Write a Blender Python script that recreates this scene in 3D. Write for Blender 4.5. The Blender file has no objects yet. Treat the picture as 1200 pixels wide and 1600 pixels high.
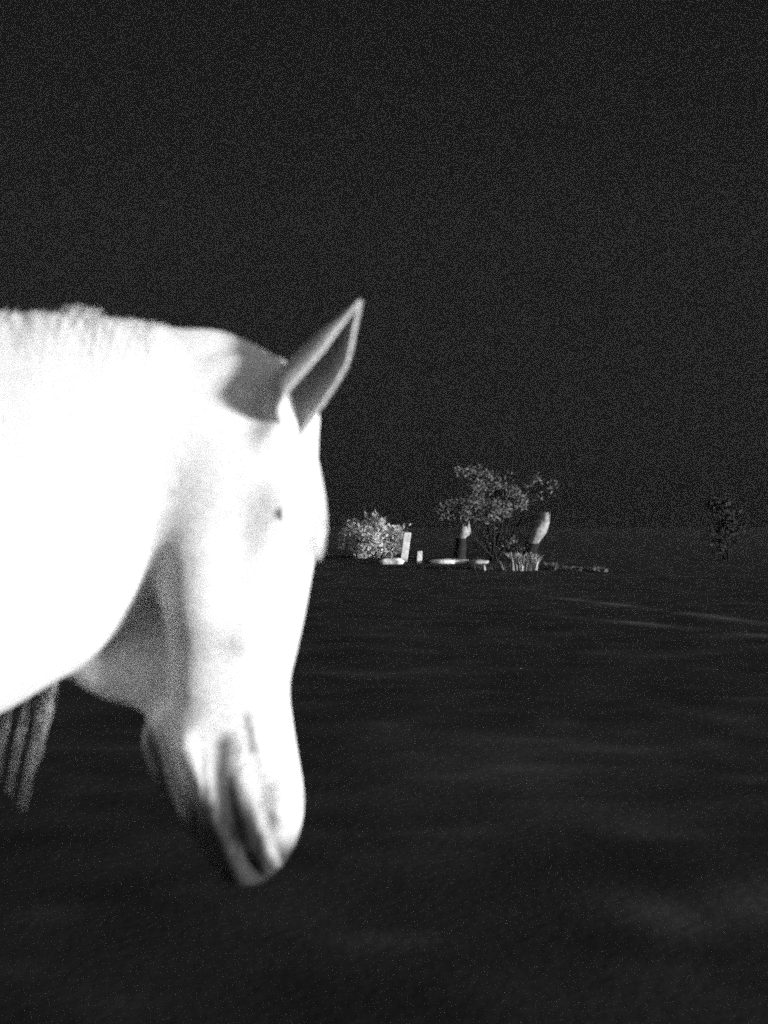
import bpy, math, random
import numpy as np
from mathutils import Vector
R = math.radians
random.seed(7); rng = np.random.default_rng(11)
S = bpy.context.scene

# ------------------------------------------------------------------ camera
CAMZ, FPX, HOR = 1.15, 1931.0, 775.0        # eye height, focal length and horizon row of a 1200x1600 picture
cam = bpy.data.cameras.new('camera'); co = bpy.data.objects.new('camera', cam)
S.collection.objects.link(co); S.camera = co
co.location = (0, 0, CAMZ); co.rotation_euler = (R(90), 0, 0)
cam.sensor_fit = 'VERTICAL'; cam.sensor_height = 36; cam.lens = 36 * FPX / 1600
cam.shift_y = -25 / 1600
cam.clip_start = 0.05; cam.clip_end = 1000
cam.dof.use_dof = True; cam.dof.focus_distance = 7.5; cam.dof.aperture_fstop = 3.3

# ------------------------------------------------------------------ light
AZ, EL = R(66.5), R(3.7)                      # light comes from the right, a little from the camera's side, very low
to_light = Vector((math.sin(AZ) * math.cos(EL), -math.cos(AZ) * math.cos(EL), math.sin(EL)))
sun = bpy.data.lights.new('sun', 'SUN'); so = bpy.data.objects.new('sun', sun); S.collection.objects.link(so)
sun.energy = 5.0; sun.angle = R(9.0); sun.color = (1, 1, 1)
so.rotation_euler = to_light.to_track_quat('Z', 'Y').to_euler()
so.location = (3, -2, 4)
w = bpy.data.worlds.new('World'); S.world = w; w.use_nodes = True
nt = w.node_tree; bg = nt.nodes['Background']
sky = nt.nodes.new('ShaderNodeTexSky'); sky.sky_type = 'NISHITA'; sky.sun_disc = False
sky.sun_elevation = EL; sky.sun_rotation = math.atan2(to_light.x, to_light.y)
bw = nt.nodes.new('ShaderNodeRGBToBW'); nt.links.new(sky.outputs[0], bw.inputs[0])
cl = nt.nodes.new('ShaderNodeMapRange'); cl.inputs[1].default_value = 0; cl.inputs[2].default_value = 6
cl.inputs[3].default_value = 0.8; cl.inputs[4].default_value = 1.3
nt.links.new(bw.outputs[0], cl.inputs[0])
# unseen sky glow added behind the camera to the right, filling the horse's shadows
wc = nt.nodes.new('ShaderNodeTexCoord'); dt = nt.nodes.new('ShaderNodeVectorMath'); dt.operation = 'DOT_PRODUCT'
dt.inputs[1].default_value = Vector((.60, -.76, .25)).normalized(); nt.links.new(wc.outputs['Generated'], dt.inputs[0])
gl = nt.nodes.new('ShaderNodeMapRange'); gl.interpolation_type = 'SMOOTHSTEP'
gl.inputs[1].default_value = .05; gl.inputs[2].default_value = 1.0; gl.inputs[3].default_value = 1.0; gl.inputs[4].default_value = 62.0
nt.links.new(dt.outputs['Value'], gl.inputs[0])
gm = nt.nodes.new('ShaderNodeMath'); gm.operation = 'MULTIPLY'; nt.links.new(cl.outputs[0], gm.inputs[0]); nt.links.new(gl.outputs[0], gm.inputs[1])
nt.links.new(gm.outputs[0], bg.inputs[0])
bg.inputs[1].default_value = 0.0052
S.view_settings.view_transform = 'Standard'; S.view_settings.look = 'None'
S.view_settings.exposure = 0.92; S.view_settings.gamma = 1
S.cycles.use_denoising = False              # a night exposure keeps its grain
S.cycles.use_adaptive_sampling = True; S.cycles.adaptive_threshold = 0.6; S.cycles.adaptive_min_samples = 44
S.cycles.sampling_pattern = 'TABULATED_SOBOL'
S.cycles.max_bounces = 8; S.cycles.diffuse_bounces = 5; S.cycles.volume_bounces = 1
S.cycles.sample_clamp_indirect = 10

# ------------------------------------------------------------------ helpers
def link(o):
    S.collection.objects.link(o); return o
def tag(o, label=None, cat=None, group=None, kind=None):
    for k, v in (('label', label), ('category', cat), ('group', group), ('kind', kind)):
        if v: o[k] = v
    return o
def empty(name, loc):
    o = bpy.data.objects.new(name, None); o.location = loc; return link(o)
def mesh(name, V, F, mat, parent=None, smooth=True):
    me = bpy.data.meshes.new(name)
    V = np.asarray(V, float)
    if parent is not None: V = V - np.array(parent.location)
    me.from_pydata(V.tolist(), [], [list(map(int, f)) for f in F]); me.update()
    if smooth: me.polygons.foreach_set('use_smooth', [True] * len(me.polygons))
    me.materials.append(mat)
    o = bpy.data.objects.new(name, me); link(o)
    if parent is not None: o.parent = parent
    return o
def material(name, col, rough=0.8, var=0.0, scale=20, bump=0.0, bscale=200, spec=0.2):
    m = bpy.data.materials.new(name); m.use_nodes = True; t = m.node_tree; b = t.nodes['Principled BSDF']
    b.inputs['Roughness'].default_value = rough; b.inputs['Specular IOR Level'].default_value = spec
    tc = t.nodes.new('ShaderNodeTexCoord')
    n = t.nodes.new('ShaderNodeTexNoise'); n.inputs['Scale'].default_value = scale; n.inputs['Detail'].default_value = 6
    t.links.new(tc.outputs['Object'], n.inputs['Vector'])
    mr = t.nodes.new('ShaderNodeMapRange'); mr.inputs[1].default_value = .3; mr.inputs[2].default_value = .7
    mr.inputs[3].default_value = col * (1 - var); mr.inputs[4].default_value = col * (1 + var)
    t.links.new(n.outputs['Fac'], mr.inputs[0]); t.links.new(mr.outputs[0], b.inputs['Base Color'])
    if bump:
        n2 = t.nodes.new('ShaderNodeTexNoise'); n2.inputs['Scale'].default_value = bscale; n2.inputs['Detail'].default_value = 4
        t.links.new(tc.outputs['Object'], n2.inputs['Vector'])
        bp = t.nodes.new('ShaderNodeBump'); bp.inputs['Strength'].default_value = bump; bp.inputs['Distance'].default_value = .02
        t.links.new(n2.outputs['Fac'], bp.inputs['Height']); t.links.new(bp.outputs[0], b.inputs['Normal'])
    return m
def at(px, py, d):                          # a point of the place seen at that pixel, d metres away
    return np.array(((px - 600) / FPX * d, d, CAMZ + (HOR - py) / FPX * d))
def gd(py): return CAMZ * FPX / (py - HOR)  # distance of level ground seen at that row
HD = 1.71                                   # the horse's own middle plane
PX = HD / FPX
def hx(px): return (px - 600) * PX
def hz(py): return CAMZ + (HOR - py) * PX

class MB:
    def __init__(s): s.V = []; s.F = []
    def add(s, V, F):
        b = len(s.V); s.V += [tuple(v) for v in V]; s.F += [[i + b for i in f] for f in F]
    def tube(s, pts, rad, n=6, cap=True):
        pts = [np.array(p, float) for p in pts]; V = []; F = []
        T = [pts[min(i + 1, len(pts) - 1)] - pts[max(i - 1, 0)] for i in range(len(pts))]
        ref = np.array((0.13, 0.9, 0.31))
        for i, (p, r) in enumerate(zip(pts, rad)):
            t = T[i] / (np.linalg.norm(T[i]) + 1e-9)
            a = np.cross(t, ref); a /= np.linalg.norm(a) + 1e-9; b = np.cross(t, a)
            for k in range(n):
                th = 2 * math.pi * k / n; V.append(p + r * (a * math.cos(th) + b * math.sin(th)))
        for i in range(len(pts) - 1):
            for k in range(n):
                k2 = (k + 1) % n; F.append([i * n + k, i * n + k2, (i + 1) * n + k2, (i + 1) * n + k])
        if cap: F.append(list(range(n))[::-1]); F.append([(len(pts) - 1) * n + k for k in range(n)])
        s.add(V, F)
    def leaf(s, c, size, up=0.0):
        d = rng.normal(size=3); d[2] += up; d /= np.linalg.norm(d)
        e = np.cross(d, rng.normal(size=3)); e /= np.linalg.norm(e); L = size * rng.uniform(.6, 1.3); W = L * rng.uniform(.3, .5)
        nrm = np.cross(d, e) * L * .12
        s.add([c - d * L, c - e * W + nrm, c + d * L, c + e * W + nrm], [[0, 1, 2], [0, 2, 3]])
    def build(s, name, mat, parent=None, smooth=True): return mesh(name, s.V, s.F, mat, parent, smooth)

# ------------------------------------------------------------------ ground
def vnoise(x, y, seed):
    def h(i, j):
        v = np.sin(i * 127.1 + j * 311.7 + seed * 74.7) * 43758.5453
        return v - np.floor(v)
    i, j = np.floor(x), np.floor(y); fx, fy = x - i, y - j
    fx, fy = fx * fx * (3 - 2 * fx), fy * fy * (3 - 2 * fy)
    return (h(i, j) * (1 - fx) + h(i + 1, j) * fx) * (1 - fy) + (h(i, j + 1) * (1 - fx) + h(i + 1, j + 1) * fx) * fy - .5
def rut_height(x, y):
    # two shallow wheel ruts running away to the left of the right-hand edge
    z = np.zeros_like(x)
    for (ax, ay, bx, by) in ((gd(995) * (1190 - 600) / FPX, gd(995), gd(972) * (960 - 600) / FPX, gd(972)),
                             (gd(962) * (1085 - 600) / FPX, gd(962), gd(938) * (905 - 600) / FPX, gd(938))):
        dx, dy = bx - ax, by - ay; L = math.hypot(dx, dy)
        u = ((x - ax) * dx + (y - ay) * dy) / L; v = ((x - ax) * -dy + (y - ay) * dx) / L
        f = 1 / (1 + np.exp(-np.clip((u + .6) / .3, -30, 30))) / (1 + np.exp(np.clip((u - L - .3) / .4, -30, 30)))
        z += f * np.exp(-(v / .12) ** 2) * np.clip(0.7 + 1.3 * vnoise(u * 2.3, v * 0 + 1, 5), 0, 2)
    return z
def ground_z(x, y):
    z = .025 * vnoise(x / 2.9, y / 2.9, 1) + .007 * vnoise(x / 1.1 + 9, y / 1.1, 2) + .003 * vnoise(x / .45, y / .45, 3)
    far = np.clip((y - 12) / 10, 0, 1)
    return z * (1 - .5 * far) + .006 * rut_height(x, y)
def build_ground():
    def axis(lo, hi, fine_lo, fine_hi, step, grow):
        a = list(np.arange(fine_lo, fine_hi, step)); s = step; v = a[-1]
        while v < hi: s *= grow; v += s; a.append(min(v, hi))
        s = step; v = a[0]
        while v > lo: s *= grow; v -= s; a.insert(0, max(v, lo))
        return np.array(a)
    xs = axis(-45, 45, -3.5, 6.5, .05, 1.12); ys = axis(-45, 45, 0.5, 14.5, .05, 1.10)
    X, Y = np.meshgrid(xs, ys); Z = ground_z(X, Y)
    V = np.stack([X.ravel(), Y.ravel(), Z.ravel()], 1); n = len(xs); F = []
    idx = np.arange(len(V)).reshape(X.shape)
    F = np.stack([idx[:-1, :-1], idx[:-1, 1:], idx[1:, 1:], idx[1:, :-1]], -1).reshape(-1, 4)
    m = material('bare_soil', .027, .95, .30, 2.0, .10, 25, .03); t = m.node_tree; b = t.nodes['Principled BSDF']
    a = t.nodes.new('ShaderNodeAttribute'); a.attribute_name = 'pale'; mu = t.nodes.new('ShaderNodeMath'); mu.operation = 'MULTIPLY'
    l = b.inputs['Base Color'].links[0].from_socket; t.links.new(l, mu.inputs[0]); t.links.new(a.outputs['Fac'], mu.inputs[1]); t.links.new(mu.outputs[0], b.inputs['Base Color'])
    g = tag(mesh('ground', V, F, m), kind='structure')
    x, y = V[:, 0], V[:, 1]                 # soil paler along the wheel tracks, in patches and slightly far off
    pale = 1 + 3.2 * np.clip(rut_height(x, y), 0, 2) + 0.35 * np.clip(vnoise(x / .9, y / .5, 31) * 2 - .25, 0, 1) + 0.9 * np.clip(vnoise(x / .3 + 4, y / .2, 32) * 2 - .3, 0, 1) + .1 * np.clip((y - 12) / 8, 0, 1)
    for (px, py, r, k) in ((1045, 1440, .10, 1.3), (1170, 1410, .12, 1.2), (1010, 1420, .14, .7), (860, 1210, .35, .6), (700, 1190, .3, .5), (1080, 1540, .1, .5)):
        d = gd(py); pale = pale + k * np.exp(-((x - (px - 600) / FPX * d) ** 2 + ((y - d) / 1.6) ** 2) / r ** 2)
    at_ = g.data.attributes.new('pale', 'FLOAT', 'POINT'); at_.data.foreach_set('value', pale.astype(np.float32)); return g
build_ground()

# ------------------------------------------------------------------ the horse
def interp(x, xs, ys, smooth=25, lo=None, hi=None):
    xs = np.array(xs, float); ys = np.array(ys, float)
    if xs[0] > xs[-1]: xs, ys = xs[::-1], ys[::-1]
    g = np.linspace(xs[0], xs[-1], 1200); v = np.interp(g, xs, ys)
    k = max(3, int(smooth / (g[1] - g[0]))); ker = np.hanning(k + 2)[1:-1]; ker /= ker.sum()
    p = np.concatenate([2 * v[0] - v[1:k + 1][::-1], v, 2 * v[-1] - v[-k - 1:-1][::-1]])
    return np.interp(x, g, np.convolve(p, ker, 'same')[k:-k])
H = 0.0065
GX = np.arange(-2.95, .02, H); GY = np.arange(-.40, .40 + H, H); GZ = np.arange(-.02, 1.56, H)
field = np.full((len(GX), len(GY), len(GZ)), 1.0, np.float32)
def box_slice(lo, hi):
    a = [np.searchsorted(G, l) for G, l in zip((GX, GY, GZ), lo)]; b = [np.searchsorted(G, h) for G, h in zip((GX, GY, GZ), hi)]
    return tuple(slice(i, j) for i, j in zip(a, b))
def coords(sl): return GX[sl[0]][:, None, None], GY[sl[1]][None, :, None], GZ[sl[2]][None, None, :]
def smin(a, b, k):
    h = np.clip(.5 + .5 * (b - a) / k, 0, 1); return b * (1 - h) + a * h - k * h * (1 - h)
def union(sl, d, k): field[sl] = smin(field[sl], d.astype(np.float32), k)
def carve(sl, d, k): field[sl] = -smin(-field[sl], d.astype(np.float32), k)
def cone(A, B, ra, rb, k=.02, ky=1.0, op=union):
    A, B = np.array(A, float), np.array(B, float); m = max(ra, rb) * max(1, ky) + k + .02
    sl = box_slice(np.minimum(A, B) - m, np.maximum(A, B) + m); X, Y, Z = coords(sl)
    d = B - A; L2 = (d * d).sum()
    t = np.clip(((X - A[0]) * d[0] + (Y - A[1]) * d[1] + (Z - A[2]) * d[2]) / L2, 0, 1)
    q = np.sqrt((X - A[0] - t * d[0]) ** 2 + ((Y - A[1] - t * d[1]) / ky) ** 2 + (Z - A[2] - t * d[2]) ** 2)
    op(sl, (q - (ra + (rb - ra) * t)) * min(1, ky), k)

# trunk and neck: one long lofted form along x (x, top z, bottom z, half width)
T = [(-2.78, 1.16, 1.02, .05), (-2.74, 1.27, .92, .15), (-2.64, 1.36, .84, .22), (-2.5, 1.42, .82, .26), (-2.3, 1.45, .82, .28), (-2.05, 1.42, .77, .29),
     (-1.8, 1.385, .70, .30), (-1.5, 1.38, .66, .30), (-1.25, 1.41, .66, .28), (-1.1, 1.44, .68, .26), (-.95, 1.435, .72, .235), (-.8, 1.42, .77, .215),
     (-.68, 1.412, .815, .19), (hx(0), hz(489), hz(1116), .168), (hx(90), hz(490), hz(1062), .150), (hx(150), hz(496), hz(1022), .134), (hx(210), hz(502), hz(972), .117),
     (hx(260), hz(511), hz(915), .097), (hx(310), hz(524), hz(875), .081), (hx(355), hz(541), hz(850), .070), (hx(400), hz(564), hz(820), .062), (hx(430), hz(585), hz(800), .06), (hx(450), hz(620), hz(720), .03)]
T = np.array(T)
sl = box_slice((-2.78, -.4, .5), (hx(450), .41, 1.56)); X, Y, Z = coords(sl); x1 = X[:, 0, 0]
zt, zb, hw = ((interp(x1, T[:, 0], T[:, i], .05) * (1 - np.clip((-.5 - x1) / .2, 0, 1)) + interp(x1, T[:, 0], T[:, i], .20) * np.clip((-.5 - x1) / .2, 0, 1))[:, None, None] for i in (1, 2, 3))
zc, az = (zt + zb) / 2, (zt - zb) / 2
u = np.clip((Z - zc) / az, -3, 3)
neckness = np.clip((X + 1.2) / .5, 0, 1)
uc = np.clip(u, -1, 1); wid = hw * (1 - neckness * (.16 * uc + .28 * np.clip(uc, 0, 1) ** 2 - .05))
q = (np.abs(u) ** 2.15 + np.abs(Y / wid) ** 2.15) ** (1 / 2.15)
union(sl, (q - 1) * np.minimum(az, wid), .001)

# head: lofted down the face (row, front, rear, half width)
Hd = [(560, 415, 350, .03), (585, 436, 320, .040), (620, 456, 295, .052), (660, 477, 275, .072), (700, 491, 266, .084), (740, 497, 261, .099), (780, 500, 258, .102), (820, 499, 257, .102),
      (860, 493, 257, .099), (900, 486, 259, .094), (940, 479, 261, .087), (980, 471, 263, .080), (1020, 462, 265, .073), (1060, 452, 267, .066), (1090, 451, 268, .061),
      (1120, 455, 232, .058), (1160, 461, 218, .056), (1200, 468, 230, .055), (1240, 474, 252, .057), (1270, 474, 272, .057), (1300, 468, 294, .054), (1330, 456, 314, .049),
      (1350, 442, 326, .043), (1370, 420, 342, .032), (1385, 398, 360, .014)]
Hd = np.array(Hd)
sl = box_slice((hx(200), -.2, hz(1384)), (hx(520), .2, hz(560))); X, Y, Z = coords(sl); py = HOR - (Z[0, 0, :] - CAMZ) / PX
fr, re, hw = (interp(py, Hd[:, 0], Hd[:, i], 34) for i in (1, 2, 3))
fr, re, hw = fr[None, None, :], re[None, None, :], hw[None, None, :]
cx = hx((fr + re) / 2); ax = (fr - re) / 2 * PX
u = (X - cx) / ax
low = np.clip((py - 1080) / 80, 0, 1)[None, None, :]; uc = np.clip(u, -1.2, 1.2)
wid = hw * (1 - .16 * uc * (1 - low) + low * .8 * np.minimum(uc + .25, 0))
q = (np.abs(u) ** 2.4 + np.abs(Y / wid) ** 2.4) ** (1 / 2.4)
union(sl, (q - 1) * np.minimum(ax, wid), .035)

def hp(px, py, lat): return (hx(px), lat, hz(py))
cone(hp(340, 600, 0), hp(432, 640, 0), .056, .055, .03, .55)                             # poll
cone(hp(105, 1040, .035), hp(165, 1035, .03), .026, .050, .010, .42); cone(hp(165, 1035, .02), hp(245, 1060, .02), .050, .055, .012, .42); cone(hp(185, 990, .02), hp(290, 930, .02), .05, .07, .012, .42)   # throat
for s in (-1, 1):
    cone(hp(454, 790, s * .074), hp(446, 812, s * .076), .022, .020, .05)          # orbit
    cone(hp(420, 850, s * .080), hp(392, 985, s * .068), .010, .008, .035)         # facial crest
    cone(hp(330, 930, s * .058), hp(330, 860, s * .060), .040, .040, .05)          # jowl
    cone(hp(436, 690, s * .060), hp(440, 665, s * .050), .022, .012, .03)          # ear root
    cone(hp(440, 1255, s * .040), hp(446, 1225, s * .038), .020, .016, .02)        # nostril wing
    cone(hp(424, 1262, s * .062), hp(420, 1300, s * .058), .0075, .006, .012, op=carve)      # nostril
    cone(hp(362, 1150, s * .066), hp(352, 1215, s * .062), .008, .012, .02, op=carve)      # cheek and mouth folds
    cone(hp(352, 1215, s * .062), hp(378, 1310, s * .058), .012, .009, .02, op=carve)
    cone(hp(378, 1310, s * .058), hp(408, 1362, s * .030), .008, .006, .012, op=carve)
    cone(hp(393, 1105, s * .066), hp(402, 1165, s * .061), .006, .006, .012, op=carve)
    cone(hp(300, 1150, s * .050), hp(345, 1270, s * .046), .012, .010, .02)        # lip ridge
    cone(hp(400, 634, s * .082), hp(250, 602, s * .094), .027, .020, .035, op=carve)   # hollow behind the ear
    # legs
    f = .02 if s < 0 else -.16
    cone((-.98, s * .15, .98), (-.96 + f * .3, s * .145, .74), .13, .085, .10); cone((-.96 + f * .3, s * .145, .76), (-.93 + f, s * .14, .44), .075, .045, .05)
    cone((-.93 + f, s * .14, .46), (-.93 + f, s * .14, .41), .047, .045, .02); cone((-.93 + f, s * .14, .40), (-.94 + f * 1.4, s * .14, .15), .032, .029, .02)
    cone((-.94 + f * 1.4, s * .14, .15), (-.935 + f * 1.4, s * .14, .12), .038, .036, .02); cone((-.93 + f * 1.4, s * .14, .12), (-.90 + f * 1.4, s * .14, .035), .032, .052, .02)
    f = -.10 if s < 0 else .08
    cone((-2.42, s * .16, 1.12), (-2.22 + f * .3, s * .165, .86), .19, .13, .12, .75); cone((-2.24 + f * .3, s * .16, .84), (-2.46 + f, s * .14, .54), .105, .052, .06)
    cone((-2.49 + f, s * .14, .57), (-2.45 + f, s * .14, .50), .042, .042, .03); cone((-2.45 + f, s * .14, .50), (-2.42 + f, s * .14, .16), .037, .032, .02)
    cone((-2.42 + f, s * .14, .16), (-2.415 + f, s * .14, .13), .040, .038, .02); cone((-2.41 + f, s * .14, .13), (-2.37 + f, s * .14, .035), .034, .054, .02)
cone((-2.72, 0, 1.33), (-2.80, 0, 1.22), .04, .03, .04)
sl = box_slice((-3, -.4, -.1), (.1, .41, .05)); field[sl] = np.maximum(field[sl], (.012 - GZ[sl[2]])[None, None, :].astype(np.float32))

def surface_nets(f):
    neg = f < 0
    c = [neg[i:neg.shape[0] - 1 + i, j:neg.shape[1] - 1 + j, k:neg.shape[2] - 1 + k] for i in (0, 1) for j in (0, 1) for k in (0, 1)]
    cnt = sum(a.astype(np.int8) for a in c); I = np.argwhere((cnt > 0) & (cnt < 8)); idx = -np.ones(cnt.shape, np.int64)
    idx[tuple(I.T)] = np.arange(len(I)); acc = np.zeros((len(I), 3)); num = np.zeros(len(I))
    corners = np.array([(i, j, k) for i in (0, 1) for j in (0, 1) for k in (0, 1)])
    for a in range(8):
        for b in range(a + 1, 8):
            if np.abs(corners[a] - corners[b]).sum() != 1: continue
            fa = f[tuple((I + corners[a]).T)]; fb = f[tuple((I + corners[b]).T)]; m = (fa < 0) != (fb < 0)
            t = np.where(m, fa / np.where(m, fa - fb, 1), 0)[:, None]
            acc += np.where(m[:, None], corners[a] * (1 - t) + corners[b] * t, 0); num += m
    V = I + acc / num[:, None]; F = []
    for ax_ in range(3):
        a = np.moveaxis(neg, ax_, 0); ch = np.argwhere(a[:-1] != a[1:]); ii = np.moveaxis(idx, ax_, 0)
        ch = ch[(ch[:, 1] > 0) & (ch[:, 2] > 0) & (ch[:, 1] < a.shape[1] - 1) & (ch[:, 2] < a.shape[2] - 1)]
        i, j, k = ch.T; Q = np.stack([ii[i, j - 1, k - 1], ii[i, j, k - 1], ii[i, j, k], ii[i, j - 1, k]], 1)
        flip = a[i, j, k] ^ (ax_ == 1); Q[~flip] = Q[~flip][:, ::-1]; F.append(Q)
    return V, np.concatenate(F)
V, F = surface_nets(field)
BV = np.stack([GX[0] + V[:, 0] * H, GY[0] + V[:, 1] * H + HD, GZ[0] + V[:, 2] * H], 1)
# light relaxation, then the surface is smooth at the grid's size
nb = np.concatenate([F[:, [0, 1]], F[:, [1, 2]], F[:, [2, 3]], F[:, [3, 0]]])
for lam in (.5, -.52, .5, -.52, .3):
    s_ = np.zeros_like(BV); n_ = np.zeros(len(BV))
    for a, b in ((0, 1), (1, 0)):
        np.add.at(s_, nb[:, a], BV[nb[:, b]]); np.add.at(n_, nb[:, a], 1)
    BV += lam * (s_ / n_[:, None] - BV)
bodyV = BV.tolist(); bodyF = F.tolist()

# coat: white, with the bare dark skin of the muzzle and streaky edges, grey hooves and lower legs
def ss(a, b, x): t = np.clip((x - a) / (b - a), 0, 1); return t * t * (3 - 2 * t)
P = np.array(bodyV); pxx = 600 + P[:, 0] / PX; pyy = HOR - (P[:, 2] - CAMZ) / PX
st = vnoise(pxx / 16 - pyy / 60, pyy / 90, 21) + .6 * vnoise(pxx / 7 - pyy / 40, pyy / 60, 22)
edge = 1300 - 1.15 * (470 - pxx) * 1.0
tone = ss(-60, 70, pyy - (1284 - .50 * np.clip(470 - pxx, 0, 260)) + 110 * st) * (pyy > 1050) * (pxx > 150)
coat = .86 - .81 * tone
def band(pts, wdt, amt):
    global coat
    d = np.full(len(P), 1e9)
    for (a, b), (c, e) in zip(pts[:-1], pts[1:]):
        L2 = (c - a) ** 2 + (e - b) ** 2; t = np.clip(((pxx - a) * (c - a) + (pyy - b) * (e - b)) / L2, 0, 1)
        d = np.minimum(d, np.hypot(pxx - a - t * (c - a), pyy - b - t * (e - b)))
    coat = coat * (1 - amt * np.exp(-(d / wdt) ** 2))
band([(358, 1150), (352, 1215), (375, 1290)], 15, .85)  # shade of the mouth, cheek and nostril folds, put into the coat colour
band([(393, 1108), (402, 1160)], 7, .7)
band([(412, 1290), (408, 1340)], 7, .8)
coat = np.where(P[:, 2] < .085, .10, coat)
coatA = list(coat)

def ear(side):
    base, tip = np.array((442., 684.)), np.array((566., 482.)); ax2 = tip - base; ax2 /= np.linalg.norm(ax2); pr = np.array((-ax2[1], ax2[0]))
    if pr[0] < 0: pr = -pr
    nt_, na = 26, 30
    rs = [(0, 36), (.12, 42), (.30, 46), (.42, 42), (.52, 39), (.62, 35), (.72, 28), (.81, 19), (.9, 12), (.96, 7), (1, 3.0)]
    t1 = np.linspace(0, 1, nt_); r1 = interp(t1, [a for a, _ in rs], [b for _, b in rs], .12)
    inner = []; outer = []
    for t, r in zip(t1, r1):
        off = float(np.interp(t, [0, .27, .47, .6, 1], [-12, -12, -4, 0, 0])) - (14 if side > 0 else 0)
        c = base + (tip - base) * t + pr * off
        for lst, rr in ((outer, r), (inner, max(r - 6, .6))):
            for a in np.linspace(R(100), R(352), na):
                gap = ss(0, .14, np.array(t)); aa = R(226) + (a - R(226)) * (1.42 - .42 * gap)
                e1, e2 = math.cos(aa) * rr * 1.0, math.sin(aa) * rr * .85
                xx = c + pr * e1; lat = -.060 - .012 * t + .022 * max(0, 1 - t / .22) - e2 * PX * (1 - .35 * max(0, 1 - t / .15))
                lst.append((hx(xx[0]), HD + (lat if side < 0 else -lat), hz(xx[1])))
    b = len(bodyV); bodyV.extend(outer); b2 = len(bodyV); bodyV.extend(inner)
    for i in range(nt_ - 1):
        for k in range(na - 1):
            q0, q1, q2, q3 = i * na + k, i * na + k + 1, (i + 1) * na + k + 1, (i + 1) * na + k
            bodyF.append([b + q0, b + q1, b + q2, b + q3]); bodyF.append([b2 + q3, b2 + q2, b2 + q1, b2 + q0])
        for k in (0, na - 1):
            bodyF.append([b + i * na + k, b + (i + 1) * na + k, b2 + (i + 1) * na + k, b2 + i * na + k])
    i = nt_ - 1
    for k in range(na - 1): bodyF.append([b + i * na + k, b + i * na + k + 1, b2 + i * na + k + 1, b2 + i * na + k])
    coatA.extend([.50] * (nt_ * na))
    for t in t1:
        for k in range(na):
            e = min(k, na - 1 - k) / (na - 1); coatA.append(float(.62 - .38 * ss(.07, .30, np.array(e)) * ss(1.0, .85, np.array(t))))
ear(-1); ear(1)

def coat_material():
    m = bpy.data.materials.new('white_coat'); m.use_nodes = True; t = m.node_tree; b = t.nodes['Principled BSDF']
    b.inputs['Roughness'].default_value = .75; b.inputs['Specular IOR Level'].default_value = .1
    b.inputs['Subsurface Weight'].default_value = .45; b.inputs['Subsurface Radius'].default_value = (1, 1, 1); b.inputs['Subsurface Scale'].default_value = .010
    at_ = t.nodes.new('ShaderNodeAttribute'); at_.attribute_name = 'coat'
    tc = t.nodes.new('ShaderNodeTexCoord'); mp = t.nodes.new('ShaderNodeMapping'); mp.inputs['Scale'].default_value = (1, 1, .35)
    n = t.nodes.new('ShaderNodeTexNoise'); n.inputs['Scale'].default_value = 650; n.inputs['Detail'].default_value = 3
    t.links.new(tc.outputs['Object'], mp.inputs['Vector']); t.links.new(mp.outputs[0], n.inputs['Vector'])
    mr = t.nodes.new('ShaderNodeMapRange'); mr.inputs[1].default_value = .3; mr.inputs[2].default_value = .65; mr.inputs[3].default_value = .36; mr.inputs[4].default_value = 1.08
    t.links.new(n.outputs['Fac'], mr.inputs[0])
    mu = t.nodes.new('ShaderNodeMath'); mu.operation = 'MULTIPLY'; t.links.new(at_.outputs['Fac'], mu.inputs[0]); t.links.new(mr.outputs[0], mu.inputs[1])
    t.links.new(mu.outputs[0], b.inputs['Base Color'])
    bp = t.nodes.new('ShaderNodeBump'); bp.inputs['Strength'].default_value = .5; bp.inputs['Distance'].default_value = .004
    t.links.new(n.outputs['Fac'], bp.inputs['Height']); t.links.new(bp.outputs[0], b.inputs['Normal'])
    return m
horse = empty('horse', (-1.5, HD, 0))
tag(horse, 'white horse with lowered head and pricked ear, standing in the dark field', 'horse')
COAT = coat_material()
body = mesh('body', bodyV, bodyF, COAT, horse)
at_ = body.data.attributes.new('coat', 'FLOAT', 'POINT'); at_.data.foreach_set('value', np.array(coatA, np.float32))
HAIR = material('white_hair', .62, .6, .25, 300, 0, 1, .3)
EYE = material('dark_eye', .55, .4, .1, 20, 0, 1, .5)

for s in (-1, 1):
    mb = MB(); Vv = []; Ff = []
    for i in range(9):
        for k in range(14):
            a, b = math.pi * i / 8, 2 * math.pi * k / 14
            Vv.append((hx(452) + .0045 * math.sin(a) * math.cos(b), HD + s * (.1025 + .006 * math.cos(a)), hz(801) + .0085 * math.sin(a) * math.sin(b)))
    for i in range(8):
        for k in range(14): Ff.append([i * 14 + k, i * 14 + (k + 1) % 14, (i + 1) * 14 + (k + 1) % 14, (i + 1) * 14 + k])
    mesh('eye', Vv, Ff, EYE, horse)

def bez(p, t):
    p = [np.array(q, float) for q in p]
    while len(p) > 1: p = [a * (1 - t) + b * t for a, b in zip(p[:-1], p[1:])]
    return p[0]
def strand(mb, ctrl, r0, n=9, jit=.0):
    c = [np.array(q, float) + rng.normal(size=3) * jit * (i / len(ctrl)) for i, q in enumerate(ctrl)]
    ts = np.linspace(0, 1, n); mb.tube([bez(c, t) for t in ts], [r0 * (1 - .85 * t ** 1.5) for t in ts], 4)
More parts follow.
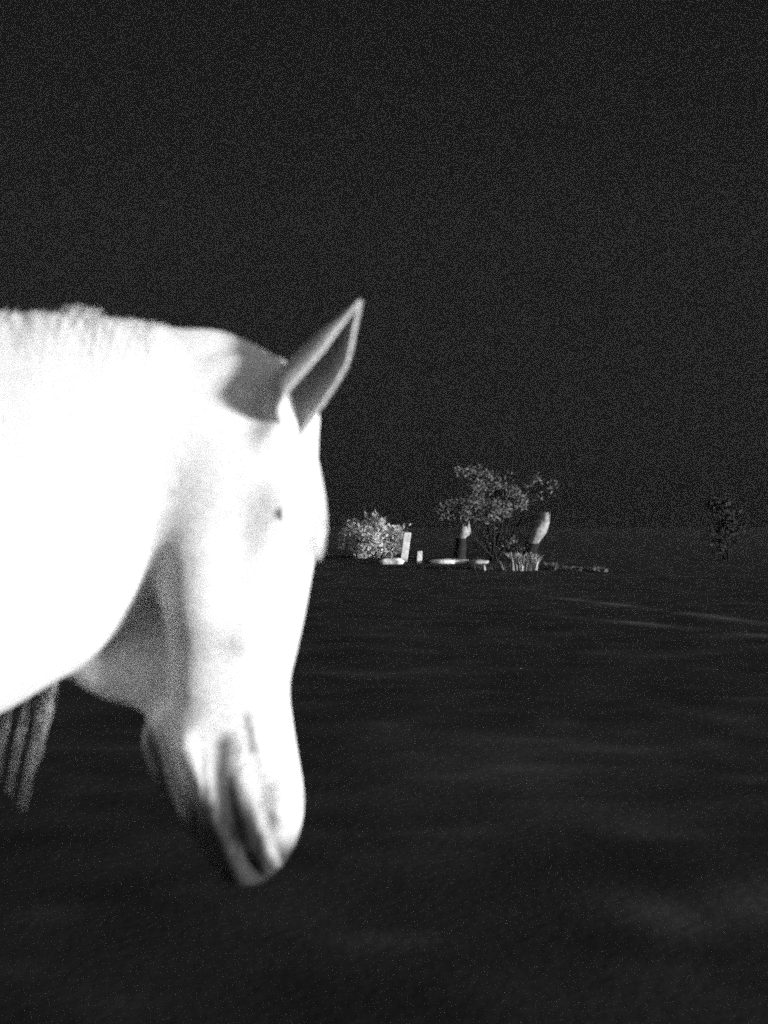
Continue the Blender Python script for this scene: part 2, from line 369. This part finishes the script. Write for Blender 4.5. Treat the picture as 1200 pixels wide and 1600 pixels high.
# surface helper: lateral half width of the neck at a point
def neck_half(x, z):
    zt, zb, hw = (float(np.interp(x, T[:, 0], T[:, i])) for i in (1, 2, 3))
    u = max(-.995, min(.995, (z - (zt + zb) / 2) / ((zt - zb) / 2))); wd = hw * (1 - (.16 * u + .28 * max(u, 0) ** 2 - .05))
    return wd * (1 - abs(u) ** 2.15) ** (1 / 2.15)
mb = MB()
for i in range(620):                        # the mane falls over the far side of the neck and hangs below it
    px = rng.uniform(-560, 405); x = hx(px); zt = float(np.interp(x, T[:, 0], T[:, 1]))
    lock = math.floor(px / 26); lr = random.Random(lock); L = lr.uniform(.25, .45)
    if -60 < px < 115: L = lr.uniform(.56, .74)
    z1 = zt - L; pts = []
    drift = -.06 * lr.uniform(.3, 1.2)
    long_ = -60 < px < 115
    if long_: drift = -.085
    for t in np.linspace(0, 1, 11):
        z = zt + .003 * math.sin(math.pi * min(t * 4, 1)) - L * t ** 1.15
        zb = float(np.interp(x, T[:, 0], T[:, 2]))
        lat = neck_half(x, max(z, (zt + zb) / 2 - .02)) + (.040 if long_ else .010) if t > .03 else 0
        pts.append(np.array((x + drift * t * t + (lock * 26 + 13 - px) * PX * .75 * t, HD + lat, z)) + rng.normal(size=3) * (.0008 + .004 * t))
    mb.tube(pts, [.0016 * (1 - .8 * (k / 10) ** 2) for k in range(11)], 4)
for i in range(220):                        # short ends of the mane on the near side of the crest
    px = rng.uniform(-560, 260); x = hx(px); zt = float(np.interp(x, T[:, 0], T[:, 1])); L = rng.uniform(.02, .09) ; sl_ = rng.uniform(-.02, .05); pts = []
    for t in np.linspace(0, 1, 6):
        z = zt + .004 - L * t; pts.append((x + sl_ * t + rng.normal() * .0012, HD - neck_half(x + sl_ * t, z - .004) - .0012, z))
    mb.tube(pts, [.00045 * (1 - .8 * k / 5) for k in range(6)], 4)
for i in range(34):                         # a tuft standing up from the crest
    px = 120 + rng.normal() * 15; x = hx(px); zt = float(np.interp(x, T[:, 0], T[:, 1]))
    strand(mb, [(x, HD + rng.normal() * .008, zt - .006), (x + .006, HD + rng.normal() * .01, zt + .012), (x + .016, HD - .012, zt + .008)], .0014, 6, .004)
mb.build('mane', HAIR, horse)
mb = MB()
for i in range(520):                        # forelock lying down the forehead to a loose tip above the nose
    r = rng.uniform(0, 1); lat = float(np.clip(rng.normal() * .036, -.07, .07))
    e = rng.uniform(815, 876)
    cps = []
    for q, (row, lift) in enumerate(((640 + rng.uniform(-8, 12), -4), (690, 2), (740, 7), (785, 12), (830, 17), (e, 15))):
        if row > e: continue
        fr_, re_, w_ = (float(np.interp(row, Hd[:, 0], Hd[:, i_])) for i_ in (1, 2, 3))
        l_ = lat * (.6 + .4 * min(q / 2, 1)); cx_, a_ = (fr_ + re_) / 2, (fr_ - re_) / 2
        cps.append((hx(cx_ + a_ * (1 - min(abs(l_) / w_, .98) ** 2.4) ** (1 / 2.4) + lift * rng.uniform(.0, 1.0) * max(0, 1 - abs(l_) / .06)), HD + l_, hz(row)))
    strand(mb, cps, .0016, 11, .0012)
mb.build('forelock', HAIR, horse)
mb = MB()
for i in range(260):
    a = rng.uniform(0, 6.28); r = rng.uniform(0, .03); L = rng.uniform(.6, .95)
    strand(mb, [(-2.80 + r * math.cos(a), HD + r * math.sin(a), 1.27), (-2.93, HD + r * 2 * math.sin(a), 1.15), (-2.93 + r, HD + 3 * r * math.sin(a), .8), (-2.88, HD + 1.5 * r * math.sin(a), 1.22 - L)], .003, 9, .02)
mb.build('tail', HAIR, horse)

# ------------------------------------------------------------------ the lit edge of the field
LEAF = material('dark_leaves', .095, .7, .6, 2.5); PALELEAF = material('pale_leaves', .55, .7, .4, 4); BARK = material('bark', .006, .9, .4, 8, .6, 30)
WOOD = material('pale_broken_wood', .20, .8, .6, 14, .6, 25); STONE = material('pale_stone', .5, .85, .6, 9, .6, 25); PAINT = material('white_paint', .5, .6, .25, 12, .3, 40)
CHAR = material('blackened_bark', .018, .95, .4, 8, .6, 30, .03); DRY = material('dry_grass', .24, .8, .4, 6)
def foliage(mb, c, r, n, size):
    c = np.array(c); r = np.array(r)
    k = max(1, n // 7)
    for i in range(k):
        v = rng.normal(size=3); v *= rng.uniform(.2, 1) ** .5 / np.linalg.norm(v); p = c + v * r
        for j in range(14): mb.leaf(p + rng.normal(size=3) * size * 1.5, size)
def clump_at(px, py, d): return at(px, py, d)
def bush(name, label, cat, base_px, base_py, clumps, leafmat, size, group=None, branch=True):
    d = gd(base_py); b = at(base_px, base_py, d); b[2] = float(ground_z(np.array(b[0]), np.array(b[1]))) - .02
    root = empty(name, b); tag(root, label, cat, group)
    fo = MB(); br = MB(); s = d / FPX
    for (px, py, rx, ry, off, n) in clumps:
        c = at(px, py, d); c[1] += off; foliage(fo, c, (rx * s, min(rx, ry * 2) * s, ry * s), int(n * 2.6), size)
        mid = b * .5 + c * .5 + np.array((0, 0, .10)) + rng.normal(size=3) * .06
        q0 = b + rng.normal(size=3) * (.05, .05, 0)
        br.tube([q0, bez([q0, mid, c], .33), bez([q0, mid, c], .66), c], [.022, .016, .010, .004], 6)
    fo.build('foliage', leafmat, root, False); br.build('branches', BARK, root)
    return root
bush('shrub', 'pale leafy shrub close to the horse, left of the white post', 'shrub', 585, 872,
     [(586, 818, 9, 5, 0, 90), (560, 832, 18, 12, 0, 150), (582, 845, 22, 15, -.1, 420), (605, 845, 18, 14, 0, 330), (566, 856, 12, 8, -.1, 200), (602, 860, 20, 6, 0, 150), (545, 842, 14, 12, .2, 80), (618, 838, 8, 9, 0, 90)],
     PALELEAF, .046)
bush('rounded_bush', 'large dark rounded bush with sparse faint foliage behind the stump', 'bush', 772, 876,
     [(736, 738, 22, 4, 0, 90), (770, 744, 30, 4, .1, 40), (748, 764, 20, 8, 0, 130), (775, 764, 16, 6, 0, 90), (797, 770, 14, 8, 0, 110), (812, 784, 10, 9, 0, 90),
      (692, 799, 8, 7, -.7, 110), (712, 796, 16, 9, -.6, 170), (737, 797, 26, 15, -.55, 460), (765, 797, 20, 12, -.4, 240), (786, 795, 12, 8, -.3, 100), (768, 832, 22, 10, .3, 60), (805, 850, 30, 14, .2, 90), (850, 760, 26, 18, .4, 26), (770, 850, 30, 16, .3, 60)],
     LEAF, .032)
bush('faint_bush', 'faint dark bush standing alone at far right', 'bush', 1138, 876,
     [(1122, 788, 12, 10, 0, 40), (1142, 818, 14, 14, 0, 50), (1130, 845, 20, 18, .3, 30)], material('dull_leaves', .02, .8, .4, 3), .05)

def post(name, label, cat, px, py, top_px, top_py, wpx, mat, group=None):
    d = gd(py); a = at(px, py, d); a[2] = float(ground_z(np.array(a[0]), np.array(a[1]))) - .05; b = at(top_px, top_py, d); w_ = wpx / 2 * d / FPX
    mb = MB(); ax = (b - a)
    V = []
    for f in (0, .06, .94, 1.0):
        ww = w_ * (.93 if f == 1.0 else 1)
        for sx, sy in ((-1, -.6), (1, -.6), (1, .6), (-1, .6)): V.append(a + ax * f + np.array((sx * ww, sy * ww, 0)))
    Fq = [[0, 3, 2, 1], [12, 13, 14, 15]]
    for i in range(3):
        for k in range(4): Fq.append([i * 4 + k, i * 4 + (k + 1) % 4, (i + 1) * 4 + (k + 1) % 4, (i + 1) * 4 + k])
    o = mesh(name, V, Fq, mat, None, False); bv = o.modifiers.new('bevel', 'BEVEL'); bv.width = .008; bv.segments = 2
    return tag(o, label, cat, group)
post('marker_post', 'white leaning marker post beside the pale shrub', 'post', 630, 878, 637, 832, 11, PAINT)
post('wooden_peg', 'short grey peg between two flat pale stones', 'peg', 655, 880, 656, 861, 8, STONE)

def rock(name, label, px, py, wpx, hpx, mat, group, seed, dpx=None):
    d = gd(py); s = d / FPX; c = at(px, py, d); c[2] = float(ground_z(np.array(c[0]), np.array(c[1])))
    V = []; Fq = []; nu, nv = 22, 12; r_ = np.random.default_rng(seed); ph = r_.uniform(0, 6, 6)
    for i in range(nv):
        for k in range(nu):
            a = math.pi * i / (nv - 1); b = 2 * math.pi * k / nu
            n3 = np.array((math.sin(a) * math.cos(b), math.sin(a) * math.sin(b), math.cos(a)))
            n3 = np.sign(n3) * np.abs(n3) ** .75
            rr = 1 + .10 * math.sin(3 * b + ph[0]) * math.sin(a) + .08 * math.sin(5 * n3[0] + ph[1]) + .07 * math.sin(7 * n3[2] + ph[2]) + .05 * math.sin(9 * n3[1] + ph[3])
            V.append(c + n3 * rr * np.array((wpx / 2 * s, (dpx or wpx * .7) / 2 * s, hpx * s * .62)) + np.array((0, 0, hpx * s * .35)))
    for i in range(nv - 1):
        for k in range(nu): Fq.append([i * nu + k, i * nu + (k + 1) % nu, (i + 1) * nu + (k + 1) % nu, (i + 1) * nu + k])
    return tag(mesh(name, V, Fq, mat), label, 'stone', group)
G = 'pale stones along the field edge'
rock('flat_stone', 'brightest flat pale stone, under the pale shrub', 613, 881, 36, 9, STONE, G, 1)
rock('flat_stone', 'long thin pale stone in the gap left of the grass', 699, 880, 60, 7, STONE, G, 2)
rock('flat_stone', 'small dull stone at the right end of the long stone', 747, 881, 32, 7, material('grey_stone', .25, .9, .4, 6, .6, 25), G, 3)

def stump(name, label, base, top, split, wpx, seed):
    d = gd(base[1]); s = d / FPX; r_ = np.random.default_rng(seed)
    a = at(*base, d); a[2] = float(ground_z(np.array(a[0]), np.array(a[1]))) - .05
    root = empty(name, a); tag(root, label, 'tree stump')
    m_ = at(*split, d); t_ = at(*top, d); w_ = wpx / 2 * s
    def ring(p, r, jag=0):
        return [p + np.array((math.cos(2 * math.pi * k / 14) * r * (1 + .12 * math.sin(3 * k + seed) + r_.uniform(-.22, .22)), math.sin(2 * math.pi * k / 14) * r, (r_.uniform(-jag, jag) * 1.6 if jag else 0))) for k in range(14)]
    def loft(rings):
        V = [v for r in rings for v in r]; Fq = [[i * 14 + k, i * 14 + (k + 1) % 14, (i + 1) * 14 + (k + 1) % 14, (i + 1) * 14 + k] for i in range(len(rings) - 1) for k in range(14)]
        Fq.append([(len(rings) - 1) * 14 + k for k in range(14)]); return V, Fq
    V, Fq = loft([ring(a, w_ * 1.25), ring(a * .7 + m_ * .3, w_), ring(a * .3 + m_ * .7, w_ * .9), ring(m_, w_ * .85)]); mesh('trunk', V, Fq, CHAR, root)
    V, Fq = loft([ring(m_ - (t_ - m_) * .12, w_ * .55), ring(m_ + (t_ - m_) * .08, w_ * .75, .02), ring(m_ * .55 + t_ * .45, w_ * 1.05, .03), ring(m_ * .2 + t_ * .8, w_ * .95, .05), ring(t_, w_ * .66, .07)])
    mesh('broken_top', V, Fq, WOOD, root)
stump('leaning_stump', 'tall leaning stump with a pale split top, right of the bush', (822, 876), (851, 806), (833, 849), 24, 3)
stump('short_stump', 'short stump with a small pale top in front of the bush', (716, 878), (728, 822), (721, 841), 18, 6)

def tuft(px, py, wpx, hpx, label, n, mat=None):
    d = gd(py); s = d / FPX; c = at(px, py, d); mb = MB()
    for i in range(int(n * 1.8)):
        f = rng.uniform(-.5, .5); x = c[0] + f * wpx * s * .8; y = c[1] + rng.normal() * .12; z = float(ground_z(np.array(x), np.array(y))) - .01
        h_ = hpx * s * rng.uniform(.4, 1.1); l = rng.normal(size=2) * .35 * h_ + np.array((f * .5 * h_, 0))
        p0 = np.array((x, y, z)); p1 = p0 + (l[0] * .3, l[1] * .3, h_ * .6); p2 = p0 + (l[0], l[1], h_)
        wv = np.array((rng.normal(), rng.normal(), 0)); wv *= .016 / np.linalg.norm(wv)
        mb.add([p0 - wv, p0 + wv, p1 + wv * .7, p1 - wv * .7, p2], [[0, 1, 2, 3], [3, 2, 4]])
    for i in range(2):                      # the matted crown the blades grow from
        nu = 26; b = []
        for q, (r, zz) in enumerate(((1, -.05), (.8, .006), (.5, .014), (.1, .018))):
            for k in range(nu):
                a = 2 * math.pi * k / nu; x = c[0] + math.cos(a) * r * wpx * s * .5; y = c[1] + math.sin(a) * r * .3
                b.append((x, y, float(ground_z(np.array(x), np.array(y))) + zz * (1 + .4 * math.sin(5 * a)) - .004 * i))
        mb.add(b, [[q * nu + k, q * nu + (k + 1) % nu, (q + 1) * nu + (k + 1) % nu, (q + 1) * nu + k] for q in range(3) for k in range(nu)])
        break
    o = mesh('grass_tuft', mb.V, mb.F, mat or DRY, None, False)
    return tag(o, label, 'grass tuft', 'dry grass tufts along the field edge')
DULL = material('dull_grass', .09, .9, .4, 6)
tuft(762, 889, 54, 10, 'low pale grass tuft at the left end of the grass row', 240)
tuft(798, 890, 40, 15, 'wide pale grass tuft in front of the leaning stump', 300)
tuft(818, 890, 46, 27, 'tallest dry grass tuft, at the foot of the leaning stump', 300, material('mid_grass', .26, .9, .4, 6))
tuft(862, 890, 14, 12, 'narrow tuft standing apart, right of the tallest tuft', 70, DULL)
tuft(895, 891, 34, 7, 'dim low grass tuft, middle of the three at the right end', 90, DULL)
tuft(935, 892, 34, 7, 'dimmest low grass tuft at the right end of the row', 80, DULL)

# ------------------------------------------------------------------ thin mist, added for grain and to lift the darkest tones
def haze():
    lo, hi = (-48, -48, -1.3), (48, 48, 12)
    V = [(x, y, z) for x in (lo[0], hi[0]) for y in (lo[1], hi[1]) for z in (lo[2], hi[2])]
    Fq = [[0, 1, 3, 2], [4, 6, 7, 5], [0, 4, 5, 1], [2, 3, 7, 6], [0, 2, 6, 4], [1, 5, 7, 3]]
    m = bpy.data.materials.new('added_mist'); m.use_nodes = True; t = m.node_tree; t.nodes.clear()
    out = t.nodes.new('ShaderNodeOutputMaterial'); v = t.nodes.new('ShaderNodeVolumePrincipled')
    v.inputs['Color'].default_value = (.9, .9, .9, 1); v.inputs['Density'].default_value = .00025; v.inputs['Anisotropy'].default_value = 0
    t.links.new(v.outputs[0], out.inputs['Volume']); m.cycles.volume_sampling = 'DISTANCE'; m.cycles.homogeneous_volume = True
    tag(mesh('haze', V, Fq, m, None, False), kind='stuff')
haze()
